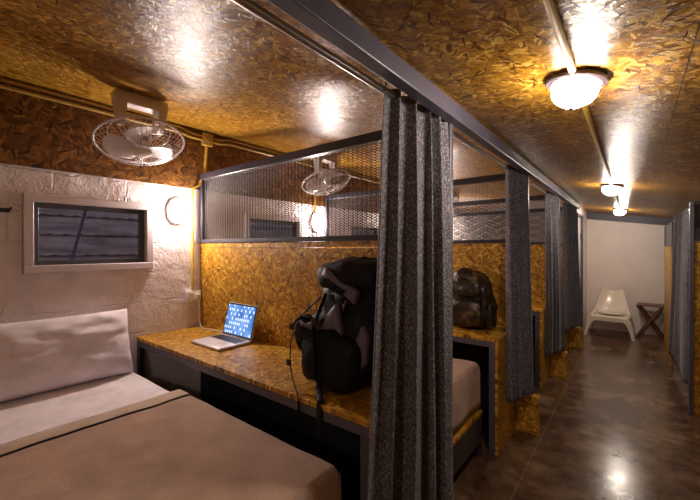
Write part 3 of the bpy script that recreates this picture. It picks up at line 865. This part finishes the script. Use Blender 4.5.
def patch(poly, y, bulge=.02):
    """a fabric panel: fan of a few rings, puffed out a little, with real thickness"""
    b = BM(); c = Vector((sum(p[0] for p in poly) / len(poly), y, sum(p[1] for p in poly) / len(poly)))
    P = []
    n = len(poly)
    for i in range(n):
        a = Vector((poly[i][0], y, poly[i][1])); d = Vector((poly[(i + 1) % n][0], y, poly[(i + 1) % n][1]))
        for k in range(4): P.append(a.lerp(d, k / 4))
    rings = []
    for q in (1, .8, .55, .28):
        row = []
        for p in P:
            v = c.lerp(p, q); v.y -= bulge * (1 - q ** 3) + noise.noise(v * 30) * .006
            row.append(b.verts.new(v))
        rings.append(row)
    cv = b.verts.new(c - Vector((0, bulge, 0)))
    for r0, r1 in zip(rings, rings[1:]):
        for i in range(len(P)): b.faces.new((r0[i], r0[(i + 1) % len(P)], r1[(i + 1) % len(P)], r1[i]))
    for i in range(len(P)): b.faces.new((rings[-1][i], rings[-1][(i + 1) % len(P)], cv))
    back = [b.verts.new(p + Vector((0, .035, 0))) for p in P]
    for i in range(len(P)): b.faces.new((rings[0][i], back[i], back[(i + 1) % len(P)], rings[0][(i + 1) % len(P)]))
    b.faces.new(back)
    o = obj('patch', b, M_greypatch, bp, smooth=True); o['label'] = 'mauve grey fabric panel'; return o
patch([(-.145, .262), (-.04, .252), (-.005, .262), (-.02, .300), (-.09, .282), (-.14, .300)], -.128)
patch([(-.005, .262), (.090, .272), (.115, .250), (.105, .300), (.085, .385), (.035, .335)], -.128, .012)
patch([(.165, .24), (.185, .11), (.215, .14), (.225, .25), (.20, .30)], -.095, .008)
patch([(-.01, .50), (.05, .475), (.14, .435), (.165, .455), (.10, .49), (.01, .535)], -.118, .010)
patch([(.12, .425), (.175, .385), (.19, .44), (.15, .46)], -.118, .010)
def strap(pts, wd=.011, nm='strap'):
    b = BM(); tube(b, pts, wd, 6, flat=.28); return obj(nm, b, M_black, bp, smooth='auto')
strap([(-.03, -.10, .40), (-.09, -.12, .34), (-.15, -.13, .29), (-.205, -.11, .245)])
strap([(.03, -.13, .42), (.02, -.16, .35), (.00, -.175, .28), (.01, -.178, .20), (.01, -.172, .06)])
strap([(-.150, -.10, .28), (-.185, -.12, .235), (-.180, -.145, .17), (-.150, -.175, .10), (-.10, -.205, .045), (-.04, -.236, .008), (-.014, -.2515, -.03), (-.010, -.2525, -.10)], .009)
strap([(0, -.14, .06), (.045, -.19, .025), (.095, -.236, .010), (.108, -.2525, -.02), (.112, -.253, -.13)], .014)
strap([(-.16, -.05, .10), (-.215, -.05, .15), (-.225, -.06, .21), (-.18, -.06, .27)], .022, 'hip_belt')
for p in ((-.205, -.115, .245), (.005, -.176, .30), (-.152, -.180, .10), (.08, -.15, .41)):
    b = BM(); box(b, (p[0] - .012, p[1] - .007, p[2] - .015), (p[0] + .012, p[1] + .005, p[2] + .015), .003, 2); obj('buckle', b, M_blackplastic, bp)
b = BM()
pts = [(-.10 + .24 * i / 22, -.110 - .012 * math.sin(i * 1.3), .335 + .026 * math.sin(i * 1.55) + .04 * i / 22) for i in range(23)]
tube(b, pts, .003, 6); obj('cord', b, M_greypatch, bp, smooth=True)

# camouflage daypack
dpk = thing('backpack', 'brown camouflage backpack on the second desk right of the near curtain', 'backpack', (-1.01, 2.80, .791))
b = BM(); blob(b, (0, 0, .225), (.185, .125, .225), .62, lambda q: wr(3, .035, 9)(Vector((q.x * (1 - .22 * max(0, q.z / .22)), q.y, q.z))), 38, 26); obj('main_body', b, M_camo, dpk, smooth=True)
b = BM(); blob(b, (.01, -.10, .13), (.14, .06, .105), .6, wr(6, .028, 12), 34, 22); obj('front_pocket', b, M_camo, dpk, smooth=True)
b = BM(); blob(b, (0, -.095, .31), (.12, .045, .075), .6, wr(9, .024, 13), 30, 20); obj('upper_pocket', b, M_camo, dpk, smooth=True)
for s in (-1, 1):
    b = BM(); blob(b, (s * .165, -.01, .11), (.035, .07, .10), .6, wr(12 + s, .01), 20, 12); obj('side_pocket', b, M_camo, dpk, smooth=True)
    b = BM(); tube(b, [(s * .13, -.12, .37), (s * .135, -.155, .25), (s * .14, -.15, .12), (s * .17, -.13, .01), (s * .19, -.16, .006)], .010, 6, flat=.3); obj('strap', b, M_black, dpk, smooth='auto')

# ------------------------------------------------------------------ white lounge chair
ch = thing('lounge_chair', 'low white plastic lounge chair against the end wall', 'chair', (-.285, 7.14, 0), R(-3))
prof = [(.375, .69, .125), (.345, .655, .150), (.28, .55, .180), (.20, .42, .205), (.12, .325, .225), (.04, .29, .235), (-.06, .30, .24), (-.15, .325, .245), (-.215, .34, .25), (-.245, .325, .255), (-.252, .285, .26)]
def shell(pr, nm):
    b = BM(); g = []
    for y, z, hw in pr:
        row = []
        for i in range(17):
            u = -1 + 2 * i / 16
            lip = .035 * abs(u) ** 4 if z > .30 and y > -.2 else .0
            row.append(b.verts.new((u * hw, y - .04 * (1 - abs(u) ** 2) * (-1 if z > .35 else 0), z + lip - (.03 * math.cos(u * PI / 2) if nm == 'seat' and y > -.2 else 0))))
        g.append(row)
    for p, q in zip(g, g[1:]):
        for i in range(16): b.faces.new((p[i], p[i + 1], q[i + 1], q[i]))
    return obj(nm, b, M_cream, ch, smooth=True, solid=.012)
shell(prof[:5], 'backrest'); shell(prof[4:], 'seat')
def slab(pts, y0, y1, dy):
    """a leg: outline in x-z swept a few centimetres in y; dy leans it"""
    b = BM(); zt = max(z for x, z in pts)
    f = [b.verts.new((x, y0 + dy * (zt - z), z)) for x, z in pts]; k = [b.verts.new((x, y1 + dy * (zt - z), z)) for x, z in pts]
    b.faces.new(f); b.faces.new(k[::-1])
    for i in range(len(pts)): b.faces.new((f[i], f[(i + 1) % len(pts)], k[(i + 1) % len(pts)], k[i]))
    bmesh.ops.bevel(b, geom=list(b.edges), offset=.006, segments=2, affect='EDGES')
    return b
for s in (-1, 1):
    o = [(s * x, z) for x, z in ((.205, .335), (.250, .330), (.275, .28), (.300, .16), (.328, .004), (.288, .004), (.262, .12), (.235, .21), (.215, .245), (.175, .262))]
    obj('leg', slab(o, -.262, -.205, -.04), M_cream, ch, smooth='auto')
    obj('leg', slab([(x * .97, z + (.02 if z > .2 else 0)) for x, z in o], .13, .19, .42), M_cream, ch, smooth='auto')
    b = BM(); tube(b, [(s * .225, -.235, .335), (s * .243, -.06, .325), (s * .232, .08, .34), (s * .205, .20, .45), (s * .165, .30, .60), (s * .13, .372, .695)], [.020, .022, .020, .016, .012, .009], 10); obj('side_rim', b, M_cream, ch, smooth=True)
b = slab([(-.19, .333), (.19, .333), (.19, .262), (.10, .275), (0, .268), (-.10, .275), (-.19, .262)], -.262, -.236, -.02); obj('front_apron', b, M_cream, ch, smooth='auto')

# folding stool
st = thing('folding_stool', 'brown wooden folding stool beside the white lounge chair', 'stool', (.215, 7.36, 0), R(-4))
for y in (-.13, .13):
    for s in (-1, 1):
        b = BM()
        tube(b, [(s * .16, y + s * .016, .004), (-s * .15, y + s * .016, .50)], .019, 4, flat=1.0); obj('leg', b, M_wood, st)
for i in range(7):
    b = BM(); y = -.16 + i * .047; box(b, (-.165, y, .505), (.165, y + .038, .525), .003); obj('seat_slat', b, M_wood, st)
for s in (-1, 1):
    b = BM(); box(b, (s * .15 - .016, -.165, .478), (s * .15 + .016, .17, .504), .003); obj('seat_rail', b, M_wood, st)
b = BM(); tube(b, [(0, -.15, .255), (0, .15, .255)], .008, 8); obj('pivot_rod', b, M_darksteel, st)
